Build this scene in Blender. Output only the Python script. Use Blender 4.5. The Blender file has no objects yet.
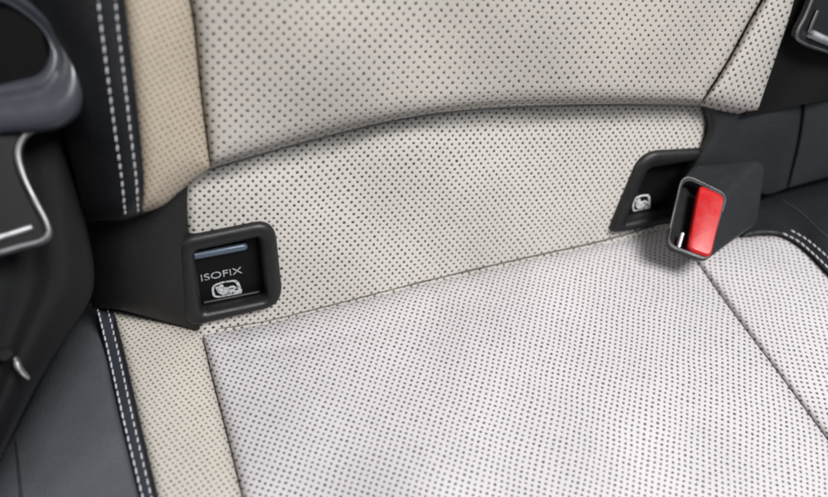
import bpy, bmesh, math, random
import numpy as np
from mathutils import Vector, Matrix
from mathutils.bvhtree import BVHTree
random.seed(7)
S = bpy.context.scene
C = S.collection
# ------------------------------------------------------------------ frame of the place
F = 900.0; CX, CY = 414.0, 248.5
ex = np.array([2856, -592, 900.0]); ex /= np.linalg.norm(ex)
ey = np.array([-513, -1107, 900.0]); ey /= np.linalg.norm(ey)
ey -= ex * ex.dot(ey); ey /= np.linalg.norm(ey)
ez = np.cross(ex, ey)
W = np.array([ex, ey, ez])                       # camera frame -> world
def cdir(px, py):
    return W @ (np.array([px - CX, py - CY, F]) / F)   # unit depth ray, world axes
CAM = -cdir(205, 328) * 0.48
def at(px, py, depth): return CAM + cdir(px, py) * depth
X = np.array([1., 0, 0]); Y = np.array([0, 1., 0]); Z = np.array([0, 0, 1.])
class Plane:
    def __init__(s, p0, u, v):
        s.p0 = np.array(p0, float); s.u = u / np.linalg.norm(u); s.v = v / np.linalg.norm(v)
        s.n = np.cross(s.u, s.v); s.n /= np.linalg.norm(s.n)
    def hit(s, px, py):
        d = cdir(px, py); return CAM + d * ((s.p0 - CAM).dot(s.n) / d.dot(s.n))
    def off(s, h): return Plane(s.p0 + s.n * h, s.u, s.v)
def recl(a): a = math.radians(a); return Z * math.cos(a) + Y * math.sin(a)
LOW = Plane([0, 0, 0], X, recl(20))
UP = Plane(LOW.p0 + LOW.n * 0.020, X, recl(21))
b = math.radians(5)
CUSH = Plane([0, 0, 0], X, Y * math.cos(b) - Z * math.sin(b))
def tri_plane(a, b_, c):
    return Plane(a, b_ - a, c - a)
# ------------------------------------------------------------------ curves
def spline(pts, n, closed=False):
    P = [np.array(p, float) for p in pts]; out = []
    m = len(P)
    if m == 2 and not closed:
        return np.array([P[0] + (P[1] - P[0]) * t for t in np.linspace(0, 1, n)])
    segs = m if closed else m - 1
    for i in range(segs):
        if closed: a, b1, c, d = P[(i - 1) % m], P[i], P[(i + 1) % m], P[(i + 2) % m]
        else:
            b1, c = P[i], P[i + 1]
            a = P[i - 1] if i > 0 else 2 * b1 - c
            d = P[i + 2] if i + 2 < m else 2 * c - b1
        t1 = max(np.linalg.norm(b1 - a), 1e-9) ** .5; t2 = max(np.linalg.norm(c - b1), 1e-9) ** .5; t3 = max(np.linalg.norm(d - c), 1e-9) ** .5
        m1 = (b1 - a) / t1 - (c - a) / (t1 + t2) + (c - b1) / t2
        m2 = (c - b1) / t2 - (d - b1) / (t2 + t3) + (d - c) / t3
        m1 *= t2; m2 *= t2
        for k in range(24):
            t = k / 24
            out.append((2*t**3-3*t**2+1)*b1 + (t**3-2*t**2+t)*m1 + (-2*t**3+3*t**2)*c + (t**3-t**2)*m2)
    out.append(P[0] if closed else P[-1]); out = np.array(out)
    L = np.r_[0, np.cumsum(np.linalg.norm(np.diff(out, axis=0), axis=1))]
    q = np.linspace(0, L[-1], n + 1)[:-1] if closed else np.linspace(0, L[-1], n)
    return np.stack([np.interp(q, L, out[:, k]) for k in range(out.shape[1])], 1)
def at_param(curve, ts):
    n = len(curve); x = np.linspace(0, 1, n)
    return np.stack([np.interp(ts, x, curve[:, k]) for k in range(curve.shape[1])], 1)
# ------------------------------------------------------------------ objects
def link(name, verts, faces, mat, parent=None, uvs=None, smooth=True, sharp=35):
    me = bpy.data.meshes.new(name); me.from_pydata([tuple(v) for v in verts], [], faces); me.update()
    if uvs is not None:
        uv = me.uv_layers.new(name='UVMap')
        for l in me.loops: uv.data[l.index].uv = uvs[l.vertex_index]
    bm = bmesh.new(); bm.from_mesh(me)
    for e in bm.edges:
        if len(e.link_faces) == 2 and e.calc_face_angle(0) > math.radians(sharp): e.smooth = False
    for f in bm.faces: f.smooth = smooth
    bm.to_mesh(me); bm.free()
    me.materials.append(mat)
    o = bpy.data.objects.new(name, me); C.objects.link(o)
    if parent is not None:
        base = world_loc(parent)
        o.location = (0, 0, 0); o.parent = parent
        o.matrix_parent_inverse = Matrix.Translation(-base)
    return o
def world_loc(o):
    v = Vector(o.location)
    if o.parent is not None and o.type == 'EMPTY': v += world_loc(o.parent)
    # mesh objects are modelled in world coordinates with their origin at 0
    return v
def thing(name, label, cat, loc, group=None):
    o = bpy.data.objects.new(name, None); C.objects.link(o); o.location = tuple(loc); o.empty_display_size = .02
    o['label'] = label; o['category'] = cat
    if group: o['group'] = group
    return o
TREES = {}
def register(key, verts, faces): TREES[key] = BVHTree.FromPolygons([tuple(v) for v in verts], [list(f) for f in faces])
def surf(px, py, keys, fall=None):
    d = Vector(cdir(px, py)); best = None
    for k in keys:
        h = TREES[k].ray_cast(Vector(CAM), d.normalized())
        if h[0] is not None and (best is None or h[3] < best[2]):
            n = h[1] if h[1].dot(d) < 0 else -h[1]
            best = (np.array(h[0]), np.array(n), h[3])
    if best is None:
        return (fall.hit(px, py), fall.n) if fall else None
    return best[0], best[1]
def inpoly(p, poly):
    c = False; n = len(poly)
    for i in range(n):
        a, b_ = poly[i], poly[i-1]
        if (a[1] > p[1]) != (b_[1] > p[1]) and p[0] < (b_[0]-a[0])*(p[1]-a[1])/(b_[1]-a[1])+a[0]: c = not c
    return c
def panel(name, top, bottom, left, right, plane, mat, parent=None, nu=60, nv=50, edges=None, crown=0.0,
          depth=None, skirt=0.012, wrinkle=0.0, seed=0, key=None, vext=0.0, uvoff=(0, 0), cut=(), lip=None):
    """padded upholstery panel: its four border lines lie on the seat plane, the skin is crowned and its edges roll under"""
    a = np.linspace(0, 1, nu); su = .5 - .5 * np.cos(a * math.pi); su = .55 * su + .45 * a
    a = np.linspace(0, 1, nv); sv = .5 - .5 * np.cos(a * math.pi); sv = .55 * sv + .45 * a
    T, B = at_param(spline(top, 200), su), at_param(spline(bottom, 200), su)
    L, R = at_param(spline(left, 200), sv), at_param(spline(right, 200), sv)
    s = su[None, :, None]; t = sv[:, None, None]
    P = (1-t)*T[None] + t*B[None] + (1-s)*L[:, None] + s*R[:, None] - ((1-s)*(1-t)*T[0] + s*(1-t)*T[-1] + (1-s)*t*B[0] + s*t*B[-1])
    p3 = np.array([[plane.hit(*P[j, i]) for i in range(nu)] for j in range(nv)])
    uv = np.stack([(p3 - plane.p0) @ plane.u + uvoff[0], (p3 - plane.p0) @ plane.v + uvoff[1]], -1)
    edges = edges or {}
    bord = {'l': p3[:, 0], 'r': p3[:, -1], 't': p3[0], 'b': p3[-1]}
    tuck = np.zeros((nv, nu))
    for k, (w, tk) in edges.items():
        bl = bord[k]
        # distance of every grid point to that border
        bl2 = np.concatenate([bl[:-1] + (bl[1:] - bl[:-1]) * q for q in (0, .25, .5, .75)] + [bl[-1:]])
        d = np.min(np.linalg.norm(p3[:, :, None, :] - bl2[None, None], axis=-1), axis=-1)
        x = np.clip(1 - d / w, 0, 1)
        h = tk * (1 - np.sqrt(np.clip(1 - x**2, 0, 1)))
        tuck = np.maximum(tuck, h)
        if k == 'b' and vext: uv[..., 1] -= vext * x**2 * w
        if k == 't' and vext: uv[..., 1] += vext * x**2 * w
    for k, (w, tk) in (lip or {}).items():
        bl = bord[k]; bl2 = np.concatenate([bl[:-1] + (bl[1:] - bl[:-1]) * q for q in (0, .25, .5, .75)] + [bl[-1:]])
        d = np.min(np.linalg.norm(p3[:, :, None, :] - bl2[None, None], axis=-1), axis=-1)
        tuck = tuck + tk * np.clip(1 - d / w, 0, 1)**2
    S_, T_ = np.meshgrid(su, sv)
    hgt = crown * (4*S_*(1-S_))**.6 * (4*T_*(1-T_))**.6 - tuck
    if depth is not None: hgt = hgt + depth(S_, T_)
    if wrinkle:
        rs = np.random.RandomState(seed)
        for _ in range(7):
            k1, k2, ph = rs.uniform(15, 70), rs.uniform(15, 70), rs.uniform(0, 6.28)
            hgt = hgt + wrinkle * .4 * np.sin(uv[..., 0]*k1*rs.choice([-1, 1]) + uv[..., 1]*k2 + ph)
    ray = p3 - CAM; ray /= np.linalg.norm(ray, axis=-1, keepdims=True)
    cosn = np.clip(-(ray @ plane.n), .25, 1)
    q = p3 - ray * (hgt / cosn)[..., None]
    verts = list(q.reshape(-1, 3)); uvs = list(uv.reshape(-1, 2)); faces = []
    for j in range(nv-1):
        for i in range(nu-1):
            k0 = j*nu+i
            if any(inpoly((P[j, i] + P[j+1, i+1]) / 2, c) for c in cut): continue
            faces.append((k0, k0+nu, k0+nu+1, k0+1))
    if skirt:
        loop = [i for i in range(nu)] + [j*nu+nu-1 for j in range(1, nv)] + [(nv-1)*nu+i for i in range(nu-2, -1, -1)] + [j*nu for j in range(nv-2, 0, -1)]
        base = len(verts)
        for k in loop: verts.append(verts[k] - plane.n * skirt); uvs.append(uvs[k])
        m = len(loop)
        for k in range(m): faces.append((loop[k], loop[(k+1) % m], base+(k+1) % m, base+k))
    register(key or name, verts, faces)
    return link(name, verts, faces, mat, parent, [tuple(x) for x in uvs], sharp=50)
def tube(name, pts3, r, mat, parent=None, seg=10, flat=None, cap=True):
    verts = []; faces = []; P = np.array(pts3); n = len(P)
    rr = r if hasattr(r, '__len__') else [r]*n
    T = np.gradient(P, axis=0); up = np.array([.1, .2, 1.])
    for i in range(n):
        t = T[i]/np.linalg.norm(T[i]); a = np.cross(t, up); a /= np.linalg.norm(a); c = np.cross(a, t)
        for k in range(seg):
            th = 2*math.pi*k/seg; verts.append(P[i] + rr[i]*(math.cos(th)*a + math.sin(th)*c))
    for i in range(n-1):
        for k in range(seg): faces.append((i*seg+k, i*seg+(k+1) % seg, (i+1)*seg+(k+1) % seg, (i+1)*seg+k))
    if cap: faces.append(tuple(range(seg))[::-1]); faces.append(tuple((n-1)*seg+k for k in range(seg)))
    return link(name, verts, faces, mat, parent, [(0, 0)]*len(verts), sharp=60)
def stitches(name, pix, keys, plane, mat, parent, pitch=.0052, length=.0036, r=.0006, lift=.0002, slant=0.25):
    """a line of sewing thread: every stitch a short capsule dipping into the leather at both ends"""
    c = spline(pix, 400); P = []; N = []
    for px, py in c:
        p, n = surf(px, py, keys, plane); P.append(p); N.append(n)
    P = np.array(P); N = np.array(N)
    # smooth a little
    for _ in range(6): P[1:-1] = (P[:-2]+2*P[1:-1]+P[2:])/4; N[1:-1] = (N[:-2]+2*N[1:-1]+N[2:])/4
    L = np.r_[0, np.cumsum(np.linalg.norm(np.diff(P, axis=0), axis=1))]
    verts = []; faces = []; q = pitch*.5
    while q < L[-1]-pitch*.5:
        ln = length*random.uniform(.88, 1.06)
        i3 = lambda x: np.array([np.interp(x, L, P[:, k]) for k in range(3)])
        a, b_ = i3(q-ln/2), i3(q+ln/2); nn = np.array([np.interp(q, L, N[:, k]) for k in range(3)]); nn /= np.linalg.norm(nn)
        t = b_-a; t /= np.linalg.norm(t); sd = np.cross(t, nn); sd /= np.linalg.norm(sd)
        sk = sd*slant*r*random.uniform(.6, 1.8); base = len(verts); seg = 8; rings = 7
        for i in range(rings):
            f = i/(rings-1); w = math.sin(math.pi*(.08+.84*f))**.5
            cpt = a+(b_-a)*f + sk*(f*2-1) + nn*(lift + r*.5*(w-.75))
            for k in range(seg):
                th = 2*math.pi*k/seg; verts.append(cpt + r*w*(math.cos(th)*sd + math.sin(th)*nn))
        for i in range(rings-1):
            for k in range(seg): faces.append((base+i*seg+k, base+i*seg+(k+1) % seg, base+(i+1)*seg+(k+1) % seg, base+(i+1)*seg+k))
        faces.append(tuple(base+k for k in range(seg))[::-1]); faces.append(tuple(base+(rings-1)*seg+k for k in range(seg)))
        q += pitch*random.uniform(.96, 1.04)
    return link(name, verts, faces, mat, parent, [(0, 0)]*len(verts), sharp=80)
def rquad(c, r, n=14):
    """rounded quadrilateral in 2D; c = 4 corners, r = radius fraction per corner"""
    c = [np.array(p, float) for p in c]; out = []; r = r if hasattr(r, '__len__') else [r]*4
    for i in range(4):
        p, a, b_ = c[i], c[i-1], c[(i+1) % 4]
        rad = r[i]; ua = (a-p)/np.linalg.norm(a-p); ub = (b_-p)/np.linalg.norm(b_-p)
        p0, p1 = p+ua*rad, p+ub*rad
        for k in range(n):
            t = k/(n-1); out.append((1-t)**2*p0 + 2*t*(1-t)*p + t**2*p1)
        q1 = c[(i+1) % 4] + (p-c[(i+1) % 4])/np.linalg.norm(p-c[(i+1) % 4])*r[(i+1) % 4]
        for k in range(1, 6): out.append(p1+(q1-p1)*k/6)
    return np.array(out)
def loft(name, loops, mat, parent=None, capa=False, capb=False, sharp=35, uv=None):
    n = len(loops[0]); verts = [p for l in loops for p in l]; faces = []
    for j in range(len(loops)-1):
        for k in range(n): faces.append((j*n+k, j*n+(k+1) % n, (j+1)*n+(k+1) % n, (j+1)*n+k))
    if capa: faces.append(tuple(range(n))[::-1])
    if capb: faces.append(tuple((len(loops)-1)*n+k for k in range(n)))
    return link(name, verts, faces, mat, parent, [(v[0], v[2]) for v in verts], sharp=sharp)
# ------------------------------------------------------------------ materials
def mat_base(name):
    m = bpy.data.materials.new(name); m.use_nodes = True; nt = m.node_tree
    return m, nt, nt.nodes['Principled BSDF']
def nd(nt, t, **k):
    n = nt.nodes.new(t)
    for a, v in k.items(): setattr(n, a, v)
    return n
def math_(nt, op, a, b_=None, c=None, clamp=False):
    n = nd(nt, 'ShaderNodeMath', operation=op, use_clamp=clamp)
    for i, v in enumerate((a, b_, c)):
        if v is None: continue
        if isinstance(v, (int, float)): n.inputs[i].default_value = v
        else: nt.links.new(v, n.inputs[i])
    return n.outputs[0]
def vmath(nt, op, a, b_=None, scale=None):
    n = nd(nt, 'ShaderNodeVectorMath', operation=op)
    for i, v in enumerate((a, b_)):
        if v is None: continue
        if isinstance(v, tuple): n.inputs[i].default_value = v
        else: nt.links.new(v, n.inputs[i])
    if scale is not None: n.inputs['Scale'].default_value = scale
    return n.outputs['Value'] if op == 'LENGTH' else n.outputs[0]
def noise(nt, vec, scale, detail=2, rough=.5):
    n = nd(nt, 'ShaderNodeTexNoise'); n.inputs['Scale'].default_value = scale; n.inputs['Detail'].default_value = detail
    n.inputs['Roughness'].default_value = rough
    if vec is not None: nt.links.new(vec, n.inputs['Vector'])
    return n
def ramp(nt, fac, lo, hi, a=0., b_=1.):
    n = nd(nt, 'ShaderNodeMapRange', interpolation_type='SMOOTHSTEP')
    n.inputs['From Min'].default_value = lo; n.inputs['From Max'].default_value = hi
    n.inputs['To Min'].default_value = a; n.inputs['To Max'].default_value = b_
    nt.links.new(fac, n.inputs['Value']); return n.outputs['Result']
def mix(nt, fac, a, b_):
    n = nd(nt, 'ShaderNodeMix', data_type='RGBA')
    if isinstance(fac, float): n.inputs['Factor'].default_value = fac
    else: nt.links.new(fac, n.inputs['Factor'])
    for i, v in ((6, a), (7, b_)):
        if isinstance(v, tuple): n.inputs[i].default_value = (*v, 1)
        else: nt.links.new(v, n.inputs[i])
    return n.outputs[2]
def perforated(name, col, pu, pv, r, hole, rot=0., grain=.5, rough=.62, shift=(0, 0)):
    m, nt, bs = mat_base(name)
    uv = nd(nt, 'ShaderNodeUVMap').outputs[0]
    wob = noise(nt, uv, 30, 1); w2 = vmath(nt, 'SUBTRACT', wob.outputs['Color'], (.5, .5, .5)); w3 = vmath(nt, 'SCALE', w2, scale=.0035)
    uvw = vmath(nt, 'ADD', uv, w3)
    j = noise(nt, uv, 420, 0); j2 = vmath(nt, 'SCALE', vmath(nt, 'SUBTRACT', j.outputs['Color'], (.5, .5, .5)), scale=.0007)
    uvw = vmath(nt, 'ADD', uvw, j2)
    mp = nd(nt, 'ShaderNodeMapping'); mp.inputs['Rotation'].default_value = (0, 0, math.radians(rot)); mp.inputs['Location'].default_value = (shift[0], shift[1], 0)
    nt.links.new(uvw, mp.inputs[0]); v = mp.outputs[0]
    v = vmath(nt, 'MULTIPLY', v, (1, 1, 0))
    g = vmath(nt, 'DIVIDE', v, (pu, pv, 1))
    ds = []
    for o in ((0, 0, 0), (.5, .5, 0)):
        q = vmath(nt, 'FRACTION', vmath(nt, 'ADD', g, (o[0]+100, o[1]+100, .5)))
        q = vmath(nt, 'MULTIPLY', vmath(nt, 'SUBTRACT', q, (.5, .5, .5)), (pu, pv, 0))
        ds.append(vmath(nt, 'LENGTH', q))
    d = math_(nt, 'MINIMUM', *ds)
    rn = noise(nt, uv, 260, 1)
    rad = math_(nt, 'MULTIPLY_ADD', rn.outputs[0], r*.36, -r*.18)
    d2 = math_(nt, 'SUBTRACT', d, rad)
    inside = ramp(nt, d2, r*.62, r*1.15, 1, 0)
    big = noise(nt, uv, 14, 4, .6)
    c1 = mix(nt, ramp(nt, big.outputs[0], .3, .7), tuple(x*.94 for x in col), tuple(min(1, x*1.04) for x in col))
    fine = noise(nt, uv, 1500, 3)
    c1 = mix(nt, ramp(nt, fine.outputs[0], .35, .7, 0, .12), c1, tuple(x*.6 for x in col))
    # holes differ in how open they are
    rv = noise(nt, uv, 330, 0)
    op = ramp(nt, rv.outputs[0], .25, .7, .80, 1.)
    fac = math_(nt, 'MULTIPLY', inside, op)
    c2 = mix(nt, fac, c1, hole)
    nt.links.new(c2, bs.inputs['Base Color'])
    bs.inputs['Roughness'].default_value = rough
    bs.inputs['Specular IOR Level'].default_value = .22
    dim = ramp(nt, d, r*.5, r*1.6, 0, 1)
    gr = nd(nt, 'ShaderNodeTexVoronoi'); gr.inputs['Scale'].default_value = 1400; nt.links.new(uv, gr.inputs['Vector'])
    hgt = math_(nt, 'MULTIPLY_ADD', gr.outputs['Distance'], .05*grain, dim)
    hgt = math_(nt, 'MULTIPLY_ADD', noise(nt, uv, 90, 3).outputs[0], .6, hgt)
    bp = nd(nt, 'ShaderNodeBump'); bp.inputs['Distance'].default_value = .0004; bp.inputs['Strength'].default_value = .32
    nt.links.new(hgt, bp.inputs['Height']); nt.links.new(bp.outputs[0], bs.inputs['Normal'])
    return m
def leather(name, col, rough=.42, scale=900, bump=.35, spec=.5, wr=0.):
    m, nt, bs = mat_base(name)
    tc = nd(nt, 'ShaderNodeTexCoord').outputs['Object']
    v = nd(nt, 'ShaderNodeTexVoronoi'); v.inputs['Scale'].default_value = scale; nt.links.new(tc, v.inputs['Vector'])
    n = noise(nt, tc, 22, 4, .6)
    c = mix(nt, ramp(nt, n.outputs[0], .3, .7), tuple(x*.85 for x in col), tuple(x*1.15 for x in col))
    nt.links.new(c, bs.inputs['Base Color'])
    nt.links.new(ramp(nt, noise(nt, tc, 60, 4).outputs[0], .3, .7, rough*.88, rough*1.15), bs.inputs['Roughness'])
    bs.inputs['Specular IOR Level'].default_value = spec
    h = math_(nt, 'MULTIPLY_ADD', noise(nt, tc, 120, 5, .6).outputs[0], .8+wr, v.outputs['Distance'])
    bp = nd(nt, 'ShaderNodeBump'); bp.inputs['Distance'].default_value = .0005; bp.inputs['Strength'].default_value = bump
    nt.links.new(h, bp.inputs['Height']); nt.links.new(bp.outputs[0], bs.inputs['Normal'])
    return m
def plain(name, col, rough=.5, metal=0., spec=.5, grain=0., gs=800):
    m, nt, bs = mat_base(name)
    tc = nd(nt, 'ShaderNodeTexCoord').outputs['Object']
    n = noise(nt, tc, 70, 4, .6)
    nt.links.new(mix(nt, ramp(nt, n.outputs[0], .3, .7), tuple(x*.92 for x in col), tuple(min(1, x*1.06) for x in col)), bs.inputs['Base Color'])
    nt.links.new(ramp(nt, noise(nt, tc, 160, 4).outputs[0], .3, .7, rough*.85, rough*1.18), bs.inputs['Roughness'])
    bs.inputs['Metallic'].default_value = metal; bs.inputs['Specular IOR Level'].default_value = spec
    if grain:
        bp = nd(nt, 'ShaderNodeBump'); bp.inputs['Distance'].default_value = .0003; bp.inputs['Strength'].default_value = grain
        nt.links.new(noise(nt, tc, gs, 3).outputs[0], bp.inputs['Height']); nt.links.new(bp.outputs[0], bs.inputs['Normal'])
    return m
def worn(m):
    nt = m.node_tree; bs = nt.nodes['Principled BSDF']; src = bs.inputs['Base Color'].links[0].from_socket
    tc = nd(nt, 'ShaderNodeTexCoord').outputs['Object']
    nt.links.new(mix(nt, ramp(nt, noise(nt, tc, 520, 4, .7).outputs[0], .33, .56), tuple([.16]*3), src), bs.inputs['Base Color'])
def webbing_mat(name, col):
    m, nt, bs = mat_base(name)
    uv = nd(nt, 'ShaderNodeUVMap').outputs[0]
    w = nd(nt, 'ShaderNodeTexWave', wave_type='BANDS', bands_direction='X'); w.inputs['Scale'].default_value = 420; w.inputs['Distortion'].default_value = .6
    w2 = nd(nt, 'ShaderNodeTexWave', wave_type='BANDS', bands_direction='DIAGONAL'); w2.inputs['Scale'].default_value = 600
    nt.links.new(uv, w.inputs[0]); nt.links.new(uv, w2.inputs[0])
    h = math_(nt, 'ADD', w.outputs['Fac'], math_(nt, 'MULTIPLY', w2.outputs['Fac'], .5))
    nt.links.new(mix(nt, ramp(nt, h, .2, 1.3), tuple(x*.75 for x in col), tuple(x*1.2 for x in col)), bs.inputs['Base Color'])
    bs.inputs['Roughness'].default_value = .65; bs.inputs['Specular IOR Level'].default_value = .22
    bp = nd(nt, 'ShaderNodeBump'); bp.inputs['Distance'].default_value = .0004; bp.inputs['Strength'].default_value = .5
    nt.links.new(h, bp.inputs['Height']); nt.links.new(bp.outputs[0], bs.inputs['Normal'])
    return m
HOLE = (.06, .054, .048)
M = {
 'cush': perforated('perforated_grey_leather_cushion', (.58, .555, .57), .0040, .0043, .00080, (.09, .085, .09), rot=-8),
 'cushr': perforated('perforated_grey_leather_side', (.59, .565, .58), .0043, .0045, .00084, (.09, .085, .09), rot=-16),
 'low': perforated('perforated_grey_leather_lower', (.565, .54, .50), .0044, .0047, .00086, HOLE, rot=9),
 'up': perforated('perforated_grey_leather_upper', (.455, .428, .392), .0052, .0051, .00082, HOLE, rot=8),
 'upr': perforated('perforated_grey_leather_wing', (.47, .445, .415), .0052, .0052, .00092, HOLE, rot=18),
 'tan': perforated('perforated_beige_leather', (.43, .37, .295), .0035, .0035, .00060, (.15, .11, .08), rot=25),  # same grey leather, warm light on the side strip painted into its colour
 'tanc': perforated('perforated_beige_leather_cushion', (.54, .505, .455), .0037, .0037, .00070, (.15, .125, .105), rot=25),  # warm light tint painted into the cushion strip too
 'black': leather('black_leather', (.0105, .0115, .0135), .45, spec=.42),
 'blackd': leather('black_vinyl', (.0105, .0100, .0100), .6, bump=.3, spec=.35),
 'bluegrey': leather('charcoal_leather', (.075, .080, .091), .40),
 'banddark': leather('band_leather', (.030, .034, .044), .42),
 'slate': leather('dark_slate_leather', (.018, .0205, .0225), .45, spec=.35),
 'thread': plain('white_thread', (.55, .55, .58), .7),
 'threadd': plain('dim_thread', (.055, .06, .07), .7),
 'plastic': plain('black_plastic', (.011, .011, .012), .42, spec=.4, grain=.25, gs=1500),
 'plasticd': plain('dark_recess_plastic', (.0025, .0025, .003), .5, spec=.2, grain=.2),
 'pgrey': plain('blue_grey_plastic', (.042, .046, .058), .34, grain=.1),
 'plate': plain('dark_coated_plate', (.008, .008, .009), .5, spec=.25),
 'red': plain('red_plastic', (.48, .009, .011), .30, spec=.45, grain=.08),
 'chrome': plain('polished_steel', (.90, .90, .92), .42, metal=1.),
 'steel': plain('dull_steel', (.24, .24, .25), .40, metal=1.),
 'barm': plain('painted_steel_bar', (.10, .13, .18), .38, metal=.3),
 'print': plain('white_print', (.80, .82, .84), .6),
 'printm': plain('worn_white_print', (.56, .58, .60), .6),
 'printd': plain('moulded_grey_print', (.40, .42, .44), .6),
 'web': webbing_mat('black_webbing', (.008, .0085, .0095)),
 'webd': webbing_mat('dark_webbing', (.004, .0035, .0035)),
 'carpet': plain('dark_carpet', (.006, .006, .006), .9, grain=.8, gs=600),
 'seamg': plain('grey_seam_thread', (.10, .095, .09), .8),  # painted shade colour for the crease line
 'seam': plain('seam_shadow_thread', (.02, .02, .02), .8),  # colour of the bolster seam and of the painted fold shade
}
worn(M['printm']); worn(M['printd']); worn(M['print'])
# ------------------------------------------------------------------ backrest
H1 = ([(175, 237), (274, 217), (283, 302), (184, 326)], [(194, 250), (259, 236), (266, 297), (202, 310)])
H2 = ([(640, 150), (703, 147), (686, 219), (608, 232)], [(647, 168), (694, 160), (676, 209), (624, 220.5)])
CUTS = [[(o[0]*.35+i[0]*.65, o[1]*.35+i[1]*.65) for o, i in zip(*h)] for h in (H1, H2)]
seat = thing('car_seat', 'pale grey perforated leather rear car seat with beige side panels and black stitched bolsters', 'car seat', CUSH.hit(420, 282) - Z*.03)
back = cush = seat
fold = [(210, 168), (260, 153.5), (320, 137), (400, 118.5), (470, 109), (560, 104.5), (640, 103.5), (700, 105)]
backrest = panel('backrest_panel', [(170, -120), (490, -120), (834, -120)], fold, [(170, -120), (186, -14), (192, 16), (200, 90), (210, 168)],
      [(834, -120), (771, -14), (753, 16), (727, 63), (700, 105)], UP, M['up'], back, 90, 90,
      {'l': (.009, .006), 'r': (.010, .006), 'b': (.010, .008)}, crown=.006, skirt=.028, key='upper', lip={'b': (.0035, .008), 'l': (.0025, .003), 'r': (.0025, .003)}, vext=.55, wrinkle=.0013)
bside = panel('backrest_side_panel', [(106, -120), (138, -120), (170, -120)], [(142, 213), (162, 206), (178, 193), (195, 179), (210, 168)],
      [(106, -120), (120, -14), (124, 16), (130, 70), (137, 130), (141, 180), (142, 213)], [(170, -120), (186, -14), (192, 16), (200, 90), (210, 168)],
      UP.off(.003), M['tan'], back, 40, 60, {'l': (.008, .006), 'r': (.010, .007), 'b': (.012, .010)}, crown=.006,
      depth=lambda s, t: .012*(1-s), skirt=.03, key='tanstrip', wrinkle=.0005)
panel('backrest_side_panel', [(834, -120), (845, -120), (856, -120)], [(700, 105), (722, 111), (742, 114), (757, 112)],
      [(834, -120), (771, -14), (753, 16), (727, 63), (700, 105)], [(856, -120), (802, -24), (790, 16), (776, 58), (757, 112)],
      UP, M['upr'], back, 30, 40, {'l': (.007, .006), 'r': (.007, .006), 'b': (.012, .010)}, crown=.005, skirt=.03, key='wing', lip={'l': (.0025, .003)})
bbol = panel('backrest_bolster', [(10, -120), (60, -120), (108, -120)], [(84, 222), (100, 221), (125, 220), (142, 215)],
      [(10, -120), (30, -14), (48, 60), (66, 140), (78, 190), (84, 222)], [(108, -120), (122, -14), (125, 16), (131, 70), (138, 130), (142, 180), (143, 214)],
      UP.off(.004), M['black'], back, 50, 60, {'r': (.004, .003), 'b': (.012, .012)}, crown=.004,
      depth=lambda s, t: .010 - .030*(1-s)**2, skirt=.03, key='bol', wrinkle=.0006)
crease = [(198, 331), (260, 322), (330, 305), (420, 282), (520, 258.5), (610, 238.5), (668, 221)]
panel('lower_back_panel', [(182, 178), (210, 160), (300, 133), (400, 108), (470, 98), (560, 94), (640, 94), (706, 94)],
      [(196, 344), (260, 336), (330, 319), (420, 296), (520, 272), (610, 252), (700, 228)],
      [(182, 178), (187, 235), (193, 290), (196, 344)], [(706, 94), (708, 125), (703, 160), (700, 228)], LOW, M['low'], back, 130, 84,
      {'l': (.006, .005), 'r': (.006, .006)}, crown=0, skirt=.02, key='lower', wrinkle=.0010, cut=CUTS,
      depth=lambda s, t: -.006*np.clip(1-t*4, 0, 1)**2 + .0006*np.sin(s*41+2*np.sin(s*13))*np.clip((t-.55)/.45, 0, 1)**2)
panel('lower_trim', [(78, 205), (110, 205), (142, 200), (188, 178)], [(92, 308), (115, 309), (150, 318), (203, 334)],
      [(78, 205), (84, 250), (92, 308)], [(188, 178), (189, 235), (196, 290), (203, 334)], LOW.off(.001), M['blackd'], back, 40, 50,
      {'r': (.006, .005), 'b': (.008, .007), 'l': (.02, .02)}, crown=.006, skirt=.03, key='ltrim', wrinkle=.0006,
      depth=lambda s, t: -.012*(1-s)**2)
panel('lower_trim', [(698, 100), (735, 98), (757, 95), (805, 80)], [(690, 165), (725, 175), (765, 194), (787, 188)],
      [(698, 100), (706, 128), (690, 165)], [(805, 80), (799, 135), (787, 188)], LOW.off(.006), M['slate'], back, 40, 40,
      {'r': (.004, .003), 't': (.008, .006), 'l': (.010, .010)}, crown=.004, skirt=.03, key='rtrim', wrinkle=.0008)
panel('lower_trim', [(805, 80), (830, 74), (860, 66)], [(787, 188), (820, 179), (860, 168)],
      [(805, 80), (799, 135), (787, 188)], [(860, 66), (860, 168)], LOW.off(.006), M['slate'], back, 30, 40,
      {'l': (.004, .003), 't': (.008, .006)}, crown=.003, skirt=.03, key='rtrim2', wrinkle=.0008)
# dark tube standing in for gap shade in the fold below the upper part
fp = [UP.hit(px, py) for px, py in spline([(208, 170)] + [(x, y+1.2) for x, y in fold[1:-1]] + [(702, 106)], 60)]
tube('seam', [p + (p-CAM)/np.linalg.norm(p-CAM)*.007 for p in fp], [.00035+.0002*math.sin(i*.4)**2 for i in range(60)], M['seam'], backrest)
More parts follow.
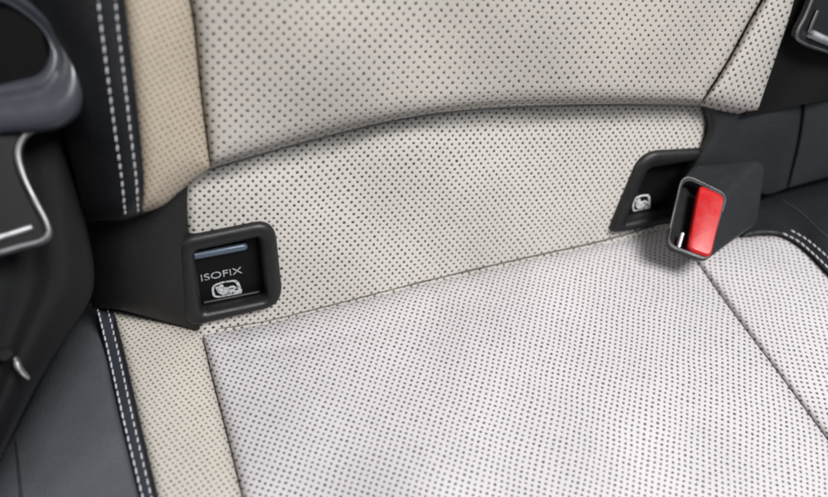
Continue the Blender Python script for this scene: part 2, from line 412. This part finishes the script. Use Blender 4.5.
# piping and sewing of the backrest
pp = [surf(px, py, ['tanstrip', 'bol'], UP.off(.012))[0] for px, py in spline([(107, -119), (121.5, -14), (124.5, 16), (130.5, 70), (137.5, 130), (141.5, 180), (142.5, 212)], 60)]
pp = spline(pp[::6] + [pp[-1]], 80)
tube('piping', pp, .0012, M['black'], bbol)
stitches('stitching', [(83, -115), (97, -12), (100, 16), (107, 70), (115, 130), (122, 180), (125.5, 217)], ['bol'], UP.off(.01), M['thread'], bbol, pitch=.0043, length=.0031, r=.00046)
stitches('stitching', [(100, -115), (114, -12), (116.5, 16), (123, 70), (130, 130), (136, 180), (138, 214)], ['bol'], UP.off(.01), M['thread'], bbol, pitch=.0043, length=.0031, r=.00041)
# ------------------------------------------------------------------ cushion
lseam = [(201, 331), (214, 385), (228, 440), (246, 512)]
rseam = [(668, 221), (699, 262), (760, 346), (828, 438), (884, 512)]
panel('cushion_panel', crease, [(246, 512), (560, 512), (884, 512)], lseam, rseam, CUSH, M['cush'], cush, 100, 70,
      {'l': (.006, .004), 'r': (.011, .005), 't': (.014, .008)}, crown=.010, skirt=.03, lip={'t': (.004, .007), 'l': (.0015, .002), 'r': (.001, .0005)}, key='cush', wrinkle=.0014, vext=.2,
      depth=lambda s, t: .0007*np.sin(s*53+2.5*np.sin(s*11)+t*6)*np.exp(-t*9) - .0009*np.exp(-((t-.12-.03*np.sin(s*5))/.035)**2)*np.exp(-((s-.2)/.25)**2))
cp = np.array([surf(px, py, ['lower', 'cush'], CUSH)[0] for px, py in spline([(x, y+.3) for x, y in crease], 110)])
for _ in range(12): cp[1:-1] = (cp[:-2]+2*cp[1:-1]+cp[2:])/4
tube('seam', cp, [.00024+.00034*min(1, i/70) for i in range(110)], M['seamg'], seat)  # grey tube painting the shade in the crease between cushion and lower back
lstr = [(110, 306), (121, 350), (138, 425), (158, 512)]
panel('cushion_side_panel', [(108, 304), (130, 309), (165, 318), (203, 333)], [(158, 512), (200, 512), (246, 512)], lstr, lseam,
      CUSH, M['tanc'], cush, 40, 60, {'l': (.006, .004), 'r': (.009, .006), 't': (.010, .008)}, crown=.004, skirt=.03, key='cl', wrinkle=.0005,
      depth=lambda s, t: .006*(1-s))
rstr = [(768, 233), (786, 237), (806, 250), (828, 273), (870, 320), (905, 365)]
panel('cushion_side_panel', [(668, 221), (700, 228), (735, 234), (768, 233)], [(884, 512), (905, 500), (960, 480)], rseam, [(768, 233), (786, 237), (806, 250), (828, 273), (870, 320), (960, 480)],
      CUSH, M['cushr'], cush, 50, 60, {'l': (.004, .0015), 'r': (.006, .004), 't': (.008, .007)}, crown=.005, skirt=.03, key='cr', wrinkle=.0006)
cbol = panel('cushion_bolster', [(82, 306), (88, 303), (94, 304)], [(-40, 515), (60, 515), (144, 515)],
      [(82, 306), (66, 336), (44, 374), (20, 420), (0, 456), (-40, 515)], [(94, 304), (105, 350), (122, 425), (144, 515)],
      CUSH.off(.002), M['bluegrey'], cush, 50, 60, {'r': (.004, .003), 't': (.010, .008), 'l': (.020, .018)}, crown=.006, skirt=.05, key='cb', wrinkle=.0010, lip={'t': (.05, .022)},
      depth=lambda s, t: .006*s)
band = panel('stitched_band', [(94, 304), (102, 304), (111, 306)], [(144, 515), (152, 515), (160, 515)],
      [(94, 304), (105, 350), (122, 425), (144, 515)], [(111, 306), (122, 350), (139, 425), (160, 515)],
      CUSH.off(.002), M['banddark'], cush, 24, 60, {'r': (.003, .002), 'l': (.002, .0015), 't': (.01, .01)}, crown=.001, skirt=.05, key='band', depth=lambda s, t: .006 + 0*s)
rbol = panel('cushion_bolster', [(728, 188), (765, 188), (790, 183), (860, 166)], [(736, 238), (768, 234), (786, 238), (806, 251), (828, 274), (872, 322)],
      [(728, 188), (730, 210), (736, 238)], [(860, 166), (868, 240), (872, 322)],
      CUSH.off(.004), M['black'], cush, 50, 50, {'b': (.004, .003), 't': (.012, .012), 'l': (.01, .01)}, crown=0, skirt=.04, key='crb', wrinkle=.0008,
      depth=lambda s, t: .010*np.exp(-((s-.75)/.35)**2)*np.sin(np.clip(t, 0, 1)*math.pi)**1.0)
pp = [surf(px, py, ['cl', 'band'], CUSH.off(.005))[0] for px, py in spline([(110.5, 307), (121.5, 350), (138.5, 425), (159, 512)], 60)]
pp = spline(pp[::6] + [pp[-1]], 80)
tube('piping', pp, .0012, M['black'], band)
stitches('stitching', [(97, 306), (108, 350), (125, 425), (147, 514)], ['band', 'cb'], CUSH.off(.005), M['thread'], band, pitch=.0046, length=.0035, r=.00048)
stitches('stitching', [(107, 307), (117.5, 350), (134, 425), (155, 514)], ['band', 'cb'], CUSH.off(.005), M['thread'], band, pitch=.0046, length=.0035, r=.00043)
stitches('stitching', [(782, 233), (798, 241), (815, 255), (835, 275), (865, 310)], ['crb'], CUSH.off(.005), M['thread'], rbol, pitch=.0042, length=.0033, r=.0005)
stitches('stitching', [(790, 230), (806, 239), (822, 252), (842, 271), (868, 300)], ['crb'], CUSH.off(.005), M['thread'], rbol, pitch=.0042, length=.0033, r=.0005)
rp = np.array([surf(px, py, ['crb'], CUSH.off(.005))[0] for px, py in spline([(783, 201), (800, 212), (815, 226), (832, 241), (860, 268)], 60)])
for _ in range(10): rp[1:-1] = (rp[:-2]+2*rp[1:-1]+rp[2:])/4
tube('welt', rp, .0007, M['banddark'], rbol)
# seam of the charcoal bolster near its front end
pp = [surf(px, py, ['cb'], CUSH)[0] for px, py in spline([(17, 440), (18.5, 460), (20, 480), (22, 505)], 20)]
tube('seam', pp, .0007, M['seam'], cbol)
# ------------------------------------------------------------------ anchor housings
def picto(plane, o, sx, sy, parent, mat, height=.0004):
    """child seat symbol: rounded badge outline, seat shell, seated child, locking arrow; o = lower left corner on plane"""
    def P(x, y, h): return o + plane.u*x*sx + plane.v*y*sy + plane.n*h
    shapes = []
    # badge outline drawn as separate strokes
    def stroke(pts, w):
        c = spline(pts, 14) if len(pts) > 2 else np.array(pts, float); L = []; R_ = []
        T = np.gradient(c, axis=0)
        for p, t in zip(c, T):
            t = t/np.linalg.norm(t); n = np.array([-t[1], t[0]]); L.append(p+n*w/2); R_.append(p-n*w/2)
        for i in range(len(c)-1): shapes.append([L[i], L[i+1], R_[i+1], R_[i]])
    stroke([(.16, .93), (.05, .80), (.02, .45), (.06, .12), (.20, .02), (.50, .0), (.72, .0)], .085)
    stroke([(.16, .93), (.40, .99), (.70, .97), (.84, .95)], .085)
    stroke([(.84, .95), (.93, .80), (.98, .50), (1.0, .12)], .11)
    shapes.append([np.array(p) for p in ((.70, -.04), (1.04, -.04), (1.08, .20), (.86, .22))])
    shapes.append([np.array(p) for p in ((.12, .74), (.24, .78), (.42, .42), (.80, .36), (.84, .14), (.36, .12), (.20, .30))])
    stroke([(.34, .60), (.50, .52), (.60, .46)], .15)
    stroke([(.56, .50), (.74, .56), (.86, .38)], .10)
    shapes.append([np.array((.34+.085*math.cos(a*math.pi/5), .75+.10*math.sin(a*math.pi/5))) for a in range(10)])
    V = []; Fc = []
    for k, s in enumerate(shapes):
        h1 = height + k*.000004; b0 = len(V); n = len(s)
        for p in s: V.append(P(p[0], p[1], h1))
        for p in s: V.append(P(p[0], p[1], 0))
        Fc.append(tuple(b0+i for i in range(n)))
        for i in range(n): Fc.append((b0+i, b0+(i+1) % n, b0+n+(i+1) % n, b0+n+i))
    return link('pictogram', V, Fc, mat, parent, smooth=False)
def text_mesh(name, txt, plane, o, width, height, mat, parent, slant=0.):
    cu = bpy.data.curves.new('t', 'FONT'); cu.body = txt; cu.size = 1; cu.extrude = .02; cu.offset = -.008
    to = bpy.data.objects.new('t', cu); C.objects.link(to); dg = bpy.context.evaluated_depsgraph_get()
    me = to.evaluated_get(dg).to_mesh(); vs = [np.array(v.co) for v in me.vertices]; fs = [tuple(p.vertices) for p in me.polygons]
    bpy.data.objects.remove(to)
    vs = np.array(vs); mn, mx = vs.min(0), vs.max(0)
    V = [o + plane.u*((v[0]-mn[0])/(mx[0]-mn[0])*width) + plane.v*((v[1]-mn[1])/(mx[1]-mn[1])*height) + plane.n*(.0004 if v[2] > 0 else 0) for v in vs]
    return link(name, V, fs, mat, parent, smooth=False)
def housing(label, outer, inner, orad, irad, deep, floor_corners=None):
    pl = LOW
    cen = np.mean([pl.hit(*p) for p in outer], axis=0)
    root = thing('anchor_housing', label, 'anchor housing', cen, 'child seat anchor housings in the seat back')
    O = rquad(outer, orad); I = rquad(inner, irad)
    def loop(a, h, shrink=0):
        Q = O*(1-a)+I*a
        p3 = np.array([pl.hit(*q) for q in Q]); c = p3.mean(0)
        return list((p3-c)*(1-shrink)+c + pl.n*h)
    loft('frame', [loop(0, -.004), loop(0, .0010), loop(.06, .0026), loop(.20, .0038), loop(.45, .0042), loop(.75, .0036), loop(.93, .0020), loop(1.0, 0), loop(1.0, -.004)],
         M['plastic'], root, sharp=50)
    r = loft('recess', [loop(1.0, -.0035), loop(1.0, -deep*.5, .02), loop(1., -deep, .04)], M['plasticd'], root, capb=True, sharp=40)
    return root, pl.off(-deep), pl
h1, fl1, pl1 = housing('black plastic anchor housing with white ISOFIX lettering set in the beige and grey seat back',
    *H1, [17, 22, 20, 18], [5, 5, 6, 6], .0068)
def on_wall(o): return o
f1 = fl1.off(.0002)
a, b_ = f1.hit(201.5, 281), f1.hit(242, 272)
text_mesh('lettering', 'ISOFIX', f1, a, np.dot(b_-a, f1.u), .0038, M['printd'], h1)
a = f1.hit(213.5, 298); picto(f1, a, np.dot(f1.hit(240, 291)-a, f1.u), .0086, h1, M['printm'])
a, b_ = pl1.off(-.0042).hit(193, 256), pl1.off(-.0042).hit(247, 246)
bar = loft('anchor_bar', [[a + (b_-a)*t + pl1.v*y*.0022*k + pl1.n*z*.0018*k for y, z in [(math.cos(q*math.pi/6), math.sin(q*math.pi/6)) for q in range(12)]]
     for t, k in ((0, 1), (.1, 1), (.5, 1), (.9, 1), (.97, .9), (1., .5))], M['barm'], h1, capa=True, capb=True)
a, b_ = pl1.off(-.0062).hit(204, 303), pl1.off(-.0062).hit(262, 291.5)
tube('ledge', spline([a, a*.5+b_*.5, b_], 8), .0012, M['plastic'], h1)
h2, fl2, pl2 = housing('black plastic anchor housing half hidden behind the belt buckle with the red button',
    *H2, [20, 8, 6, 7], [5, 3, 3, 3], .0075)
f2 = fl2.off(.0002)
a = f2.hit(632, 211.5); picto(f2, a, np.dot(f2.hit(648.5, 207)-a, f2.u), .0100, h2, M['print'])
# ------------------------------------------------------------------ buckle
def buckle():
    fq = [(682, 173), (728, 194), (708, 263), (665, 247)]; fd = [.532, .526, .512, .515]
    bq = [(702, 148), (767, 150), (756, 226), (722, 236)]; bd = [.556, .560, .553, .548]
    FQ = [at(*p, d) for p, d in zip(fq, fd)]; BQ = [at(*p, d) for p, d in zip(bq, bd)]
    root = thing('belt_buckle', 'black seat belt buckle with bright red release button standing out of the seat gap', 'belt buckle', BQ[3])
    FP = tri_plane(FQ[3], FQ[2], FQ[0])
    u, v = FP.u, np.cross(FP.n, FP.u)
    def to2(p): return np.array([(p-FQ[3]).dot(u), (p-FQ[3]).dot(v)])
    def lift(q, h): return FQ[3] + u*q[0] + v*q[1] + FP.n*h
    c2 = [to2(p) for p in FQ]; B2 = [to2(p) for p in BQ]; bh = [(p-FQ[3]).dot(FP.n) for p in BQ]
    R = rquad(c2, [.009, .006, .006, .006]); cen = R.mean(0)
    RB = rquad(B2, [.006, .007, .005, .005])
    # height of the back end interpolated from its corners
    A = np.array([[p[0], p[1], 1] for p in B2]); co = np.linalg.lstsq(A, np.array(bh), rcond=None)[0]
    hb = np.array([co @ np.array([q[0], q[1], 1]) for q in RB])
    loops = []
    def ring(sc, h): return [lift(cen+(q-cen)*sc, h) for q in R]
    # slot opening: hollow face with rim
    loops += [ring(.90, -.0015), ring(.905, .0009), ring(.97, .0008), ring(1.0, -.0012)]
    for t in (.04, .1, .25, .5, .75, 1.0):
        k = t
        loops.append([lift(R[i]*(1-k)+RB[i]*k + (0 if k in (0, 1) else 1)*0, (hb[i]*k - .0012*(1-k))) for i in range(len(R))])
    loft('housing', loops, M['plastic_b'], root, capb=True, sharp=45)
    loft('slot', [ring(.915, -.0008), ring(.89, -.0012), ring(.86, -.004), ring(.84, -.010)], M['plasticd'], root, capb=True, sharp=60)
    # worn bright edge round the mouth, upper left half
    n = len(R); idx = [i for i in range(n) if R[i][0] < cen[0]+.018 and R[i][1] > cen[1]-.012 and (R[i][1] > cen[1]+.008 or R[i][0] < cen[0])]
    # order them along the outline
    start = max(range(len(idx)), key=lambda k: (idx[k]-idx[k-1]) % n); idx = idx[start:]+idx[:start]
    tube('rim', [lift(cen+(R[i]-cen)*.985, .0010) for i in idx], .00030, M['steel'], root)
    # release button
    rb = [(698.5, 186), (723.5, 197.5), (709, 259.5), (686.5, 251)]
    q3 = [to2(Plane(FQ[3], u, v).hit(*p)) for p in rb]; RR = rquad(q3, [.0035, .004, .004, .0035]); rc = RR.mean(0)
    def rr(sc, h): return [lift(rc+(q-rc)*sc, h) for q in RR]
    loft('release_button', [rr(.93, -.005), rr(.99, -.0005), rr(1, .0016), rr(.975, .0026), rr(.93, .0031), rr(.89, .0032)], M['red'], root, capb=True, sharp=60)
    # steel lip inside the slot
    a, c = Plane(FQ[3], u, v).hit(679, 247), Plane(FQ[3], u, v).hit(683, 233)
    tube('slot_lip', spline([a, (a+c)/2, c], 6) - FP.n*.001, .0012, M['chrome'], root)
    # stalk
    bc = np.mean(BQ, axis=0); e = CUSH.hit(745, 210) - Z*.03 + Y*.02
    st = [bc + (e-bc)*t for t in (0., .3, .6, 1.)]
    loft('strap', [[p + X*.016*math.cos(q*math.pi/6) + Y*.004*math.sin(q*math.pi/6) for q in range(12)] for p in st], M['web'], root)
M['plastic_b'] = plain('buckle_plastic', (.017, .018, .0195), .40, grain=.3, gs=1200)
buckle()
# ------------------------------------------------------------------ near seat belt on the left
belt = thing('seat_belt', 'seat belt with blue grey tongue and black webbing hanging at the left edge', 'seat belt', at(20, 260, .42))
panel('webbing', [(-60, 90), (0, 100), (60, 112)], [(-70, 530), (-45, 520), (-20, 505)],
      [(-60, 90), (-60, 300), (-70, 530)], [(60, 112), (72, 160), (84, 215), (94, 268), (92, 294), (72, 328), (44, 374), (18, 424), (-20, 505)],
      tri_plane(at(0, 500, .405), at(95, 500, .425), at(0, 100, .40)), M['web'], belt, 70, 60, {'r': (.012, .010)}, crown=.0, skirt=.004, key='web',
      depth=lambda s, t: .0028*np.sin(s*17+t*2.2+.5)*np.clip(t*3, 0, 1) + .002*np.sin(s*7+t*5))
tp = tri_plane(at(0, 130, .372), at(90, 130, .380), at(0, 20, .372))
outer = spline([(84, 88), (78, 110), (62, 124), (40, 130), (0, 133), (-40, 143), (-80, 140), (-95, 90), (-85, 30), (-45, -12), (10, -10), (45, 14), (66, 36), (79, 62)], 96, True)
inner = spline([(49, 50), (44, 66), (36, 74), (15, 80), (-10, 86), (-40, 92), (-62, 84), (-70, 60), (-62, 30), (-40, 8), (0, 4), (28, 19), (41, 31), (47, 41)], 96, True)
def tl(a, h): return [tp.hit(*(o*(1-a)+i*a)) + tp.n*h for o, i in zip(outer, inner)]
tg = loft('tongue', [tl(0, -.008), tl(0, -.001), tl(.05, .0012), tl(.16, .0030), tl(.34, .0040), tl(.56, .0026), tl(.66, .0016), tl(.74, .0030), tl(.86, .0034), tl(.95, .0020), tl(1, -.001), tl(1, -.008)], M['pgrey'], belt, sharp=70)
# steel plate: dark face, bright rolled rim and the slot edge
pp = spline([(39, 127), (29, 131), (21, 141), (18, 156), (24, 178), (36, 203), (47, 225), (48, 235), (40, 241), (22, 246), (-10, 255), (-50, 264)], 70)
ppl = tri_plane(at(0, 250, .378), at(60, 250, .386), at(0, 130, .376))
pts = [ppl.hit(*q) for q in pp]
poly = [q + ppl.n*-.0005 for q in pts] + [ppl.hit(-50, 130)]
V = poly + [q - ppl.n*.002 for q in poly]; n = len(poly)
link('plate_face', V, [tuple(range(n)), tuple(range(2*n-1, n-1, -1))] + [(i, (i+1) % n, n+(i+1) % n, n+i) for i in range(n)], M['plate'], tg)
tube('plate_rim', pts, .0018, M['steel'], tg, seg=12)
tube('slot_edge', [ppl.hit(*q)+ppl.n*.0008 for q in spline([(-40, 249), (0, 237), (32, 227)], 20)], .0014, M['chrome'], tg, seg=12)
# dark lining seen through the tongue slot
# steel tip
V0 = [(14, 358), (17, 359), (21, 368), (29, 380), (25, 378), (17, 371), (13, 364)]
tpp = tri_plane(at(0, 380, .396), at(40, 380, .400), at(0, 340, .394))
tipc = tpp.hit(16, 364)
tip = thing('metal_tip', 'small pointed bright metal tip poking out of the dark webbing at lower left', 'metal tip', tipc)
A = [tpp.hit(*q) for q in spline(V0, 40, True)]; c = np.mean(A, axis=0)
loft('blade', [[q-tpp.n*.003 for q in A], A, [c+(q-c)*.75+tpp.n*.0012 for q in A], [c+(q-c)*.2+tpp.n*.0016 for q in A]], M['chrome'], tip, capa=True, capb=True)
A = [tpp.hit(*q) for q in spline([(-2, 350), (7, 348), (12, 354), (9, 361), (0, 362)], 30, True)]; c = np.mean(A, axis=0)
loft('socket', [[q-tpp.n*.003 for q in A], [q-tpp.n*.001 for q in A], [c+(q-c)*.7+tpp.n*.0004 for q in A]], M['plastic'], tip, capa=True, capb=True)
# ------------------------------------------------------------------ far seat belt on the right
belt2 = thing('seat_belt', 'seat belt with silver edged tongue against black webbing in the upper right corner', 'seat belt', UP.off(-.01).hit(800, 90))
panel('webbing', [(838, -120), (880, -120), (930, -120)], [(745, 116), (757, 113.5), (800, 105), (880, 88)], [(838, -120), (790, -20), (782, 20), (768, 70), (745, 116)], [(930, -120), (880, 88)],
      UP.off(-.005), M['webd'], belt2, 40, 40, {}, skirt=.006, key='web2', depth=lambda s, t: .002*np.sin(s*9+t*3))
p2 = UP.off(.006)
rim = spline([(816, -10), (806, 15), (798, 31), (797, 38), (803, 43), (828, 52), (865, 64)], 50)
pts = [p2.hit(*q) for q in rim]
poly = [q - p2.n*.0004 for q in pts] + [p2.hit(865, -10)]; n = len(poly)
V = poly + [q - p2.n*.004 for q in poly]
pf = link('tongue', V, [tuple(range(n)), tuple(range(2*n-1, n-1, -1))] + [(i, (i+1) % n, n+(i+1) % n, n+i) for i in range(n)], M['plastic'], belt2)
tube('tongue_rim', pts, .0010, M['steel'], pf, seg=10)
tube('slot_edge', [p2.hit(*q)+p2.n*.001 for q in spline([(809, 33), (828, 41), (860, 53)], 16)], .0024, M['chrome'], pf, seg=12)
tube('slot_edge', [p2.hit(*q)+p2.n*.0006 for q in spline([(817, 10), (811, 24), (808, 32)], 12)], .0012, M['steel'], pf, seg=10)
# ------------------------------------------------------------------ setting: dark inside of the car body behind and under the seat
def slab(name, c, sx, sy, sz, rot=0):
    bm = bmesh.new(); bmesh.ops.create_cube(bm, size=1)
    bmesh.ops.scale(bm, vec=(sx, sy, sz), verts=bm.verts); bmesh.ops.bevel(bm, geom=bm.edges[:], offset=.01, segments=2, affect='EDGES')
    me = bpy.data.meshes.new(name); bm.to_mesh(me); bm.free(); me.materials.append(M['carpet'])
    o = bpy.data.objects.new(name, me); C.objects.link(o); o.location = c; o['kind'] = 'structure'; return o
slab('floor', (.2, -.2, -.30), 2.4, 2.0, .04)
slab('body_wall', (.2, .42, .1), 2.4, .04, .9)
slab('side_wall', (-.42, 0, .05), .04, 1.2, .7)
# ------------------------------------------------------------------ camera
cam = bpy.data.cameras.new('camera'); co = bpy.data.objects.new('camera', cam); C.objects.link(co)
R3 = Matrix(((ex[0], -ex[1], -ex[2]), (ey[0], -ey[1], -ey[2]), (ez[0], -ez[1], -ez[2])))
co.matrix_world = Matrix.Translation(Vector(CAM)) @ R3.to_4x4()
cam.sensor_width = 36; cam.lens = F/828*36; cam.clip_start = .01; cam.clip_end = 50
cam.dof.use_dof = True; cam.dof.focus_distance = .48; cam.dof.aperture_fstop = 5.
S.camera = co
# ------------------------------------------------------------------ light
w = bpy.data.worlds.new('World'); S.world = w; w.use_nodes = True
bg = w.node_tree.nodes['Background']; bg.inputs[0].default_value = (.80, .88, 1, 1); bg.inputs[1].default_value = .25
def area(name, loc, target, sx, sy, power, col):
    l = bpy.data.lights.new(name, 'AREA'); l.shape = 'RECTANGLE'; l.size = sx; l.size_y = sy; l.energy = power; l.color = col
    o = bpy.data.objects.new(name, l); C.objects.link(o); o.location = loc
    o.rotation_euler = (Vector(target)-Vector(loc)).to_track_quat('-Z', 'Y').to_euler(); return o
area('window_light', (.50, -.55, 1.28), (.22, 0, .02), .6, .42, 27, (1, .985, .965))
area('side_window_light', (-.95, -.25, .75), (.1, 0, .05), .6, .5, 6, (1, .92, .82))
S.view_settings.view_transform = 'Standard'; S.view_settings.look = 'None'; S.view_settings.gamma = 1; S.view_settings.exposure = 0
S.render.engine = 'CYCLES'
S.cycles.filter_width = 2.0 if hasattr(S.cycles, 'filter_width') else 1.5
